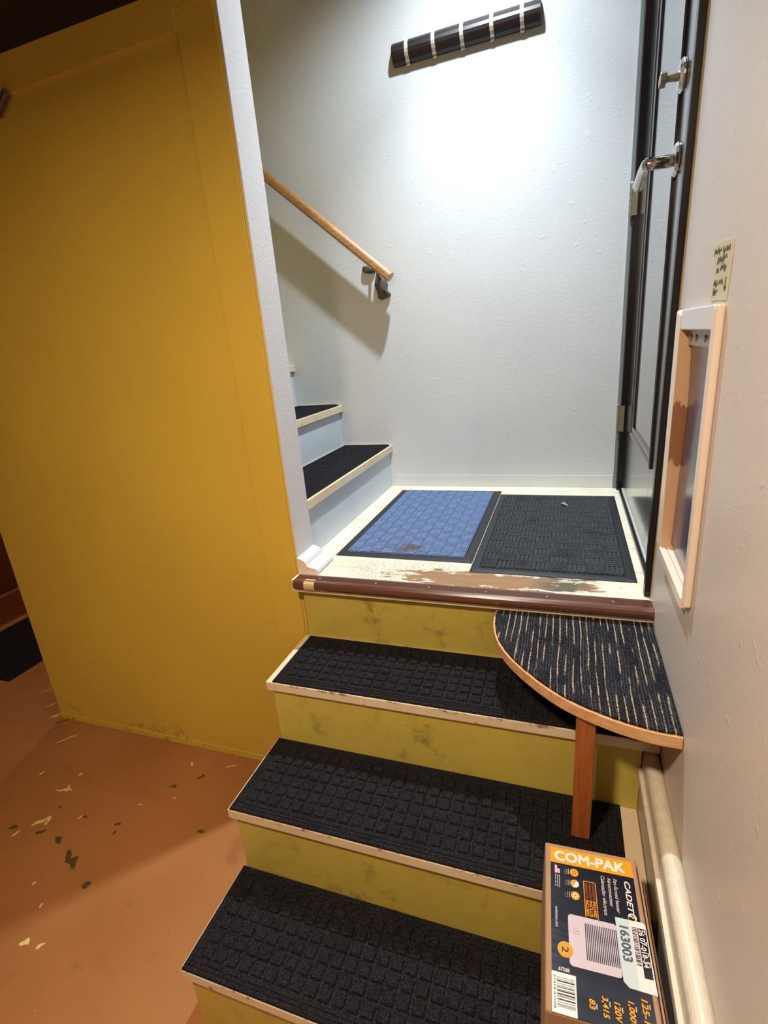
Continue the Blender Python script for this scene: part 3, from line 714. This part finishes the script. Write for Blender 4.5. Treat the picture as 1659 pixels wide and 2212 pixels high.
text('Fan-forced heater', P_white, .1070, .1125, .0460, .1010, shear=.2, parent=lab)
text('Aéroconvecteur', P_white, .0980, .1035, .0460, .0935, shear=.2, parent=lab)
text('Calentador eléctrico', P_white, .0880, .0937, .0450, .1085, shear=.2, parent=lab)
for (a, b_, c, d) in ((.0600, .0610, .0595, .1200), (.0780, .0790, .0595, .1200), (.0600, .0790, .0595, .0605)): rect('outline', P_orange, a, b_, c, d, lab, .0004)
for u, w1, w2 in ((.0728, 'THERMOSTAT', 'INCLUDED'), (.0674, 'THERMOSTAT', 'INCLUS'), (.0620, 'TERMOSTATO', 'INCLUIDO')):
    text(w1, P_dorange, u, u+.0036, .0625, .0900, parent=lab); text(w2, P_orange, u, u+.0040, .0915, .1160, bold=.02, parent=lab)
for k, v in enumerate((.0492, .0681, .0880)):
    dsc = disc('feature_icon', P_orange, .0465, v, .0067, .0004, lab)
    if k == 0: disc('icon_mark', P_dorange, .0465, v, .0030, .0006, lab); disc('icon_mark', P_orange, .0465, v, .0018, .0008, lab)
    elif k == 1:
        rect('icon_mark', P_white, 0, 0, 0, 0, lab, .0006, poly=[(.0465+.0062*math.cos(R(a)), v+.0062*math.sin(R(a))) for a in range(-60, 121, 15)])
    else:
        for a in range(3):
            ca, sa = math.cos(R(a*60+20)), math.sin(R(a*60+20)); l_, q = .0042, .0008
            rect('icon_mark', P_white, 0, 0, 0, 0, lab, .0006, poly=[(.0465+l_*ca-q*sa, v+l_*sa+q*ca), (.0465-l_*ca-q*sa, v-l_*sa+q*ca), (.0465-l_*ca+q*sa, v-l_*sa-q*ca), (.0465+l_*ca+q*sa, v+l_*sa-q*ca)])
    for q in range(3):
        u = .0370-q*.0030
        for (s0, s1) in ((-.0045, -.0022), (-.0016, .0012), (.0018, .0046)): rect('fine_print', P_grey, u, u+.0013, v+s0+.001*q, v+s1, lab, .0004)
rect('flag', P_white, .0155, .0235, .0418, .0555, lab, .0004)
for q in range(4): rect('flag_stripe', P_red, .0155+q*.0021, .0166+q*.0021, .0418, .0555, lab, .0006)
rect('flag_field', P_navy, .0195, .0235, .0418, .0475, lab, .0008)
for q in range(3):
    for (s0, s1) in ((.0580, .0630), (.0636, .0675), (.0682, .0740), (.0746, .0795)): rect('fine_print', P_grey, .0222-q*.0030, .0234-q*.0030, s0, s1-.0004*q, lab, .0004)
text('cadetheat.com', P_white, .0155, .0195, .1120, .1430, shear=.2, parent=lab)
pt = rect('pictured_heater', P_plate, .0340, .1040, .1190, .1915, lab, .0004, rnd=.005)
for q in range(18): rect('grille_line', P_blk, .0580+q*.00255, .0592+q*.00255, .1278, .1790, pt, .0007)
for r_, m_ in ((.0048, P_grey), (.0036, P_plate), (.0016, P_grey)): disc('pictured_knob', m_, .0455, .1430, r_, .0007+(.0048-r_)*.05, pt)
dd = disc('round_seal', P_orange, .0285, .1722, .0108, .0009, lab)
disc('seal_ring', P_dorange, .0285, .1722, .0088, .0010, dd); disc('seal_ring', P_orange, .0285, .1722, .0084, .0011, dd)
text('2', P_blk, .0240, .0330, .1685, .1765, h=.0013, bold=.01, parent=dd)
text('67508', P_white, .0185, .0330, .1968, .2015, rot=False, bold=.01, parent=lab)
wb = rect('barcode_panel', P_white, .0090, .0415, .2037, .2530, lab, .0004)
v = .2100; rnd = random.Random(3)
while v < .246:
    t_ = rnd.choice((.0005, .0005, .0010, .0016)); rect('barcode_bar', P_blk, .0160, .0395, v, v+t_, wb, .0006); v += t_+rnd.choice((.0007, .0010, .0020))
text('27418 67508', P_blk, .0115, .0145, .2080, .2480, h=.0008, parent=wb)
for s_, u0, u1, v0, v1 in (('83', .0575, .0648, .2265, .2378), ('3,415', .0735, .0815, .2195, .2435), ('120V', .0893, .0968, .2225, .2445), ('1,000W', .1063, .1143, .2170, .2520), ('125-175', .1243, .1318, .2105, .2520)):
    text(s_, P_orange, u0, u1, v0, v1, bold=.02, shear=.15, parent=lab)
    for (s0, s1) in ((v0+.004, v0+.010),): rect('fine_print', P_grey, u1+.0012, u1+.0028, s0, s1, lab, .0004)
bd = disc('round_badge', P_white, .1283, .1030, .0062, .0005, lab); disc('badge_mark', P_navy, .1275, .1040, .0048, .0007, bd)
rect('badge_mark', P_orange, .1278, .1318, .1015, .1045, bd, .0009); rect('badge_mark', P_white, .1240, .1272, .1000, .1030, bd, .0009)
stk = rect('price_sticker', P_white, 0, 0, 0, 0, None, .0012, poly=[(.1030, .1082), (.1418, .1080), (.1450, .1110), (.1462, .2022), (.1110, .2010), (.1045, .1945)]); stk['label'] = 'white and pale blue sticker'
rect('sticker_tint', P_paleblue, 0, 0, 0, 0, stk, .0014, poly=[(.1030, .1082), (.1228, .1080), (.1241, .2015), (.1110, .2010), (.1045, .1945)])
text('163003', plain('grey_sticker_ink', (62, 72, 84), .5), .1078, .1200, .1200, .1675, h=.0018, bold=.02, parent=stk)
v = .1175
while v < .170:
    t_ = rnd.choice((.0005, .0008, .0012)); rect('barcode_bar', P_blk, .1248, .1318, v, v+t_, stk, .0015); v += t_+rnd.choice((.0006, .0010, .0014))
rect('black_strip', P_blk, .1328, .1440, .1175, .1840, stk, .0015)
text('26 07-018-34', P_white, .1342, .1408, .1190, .1705, h=.0019, bold=.015, parent=stk)
for s0, s1 in ((.119, .125), (.135, .141), (.150, .155), (.162, .169)): rect('fine_print', P_white, .1418, .1430, s0, s1, stk, .0018)
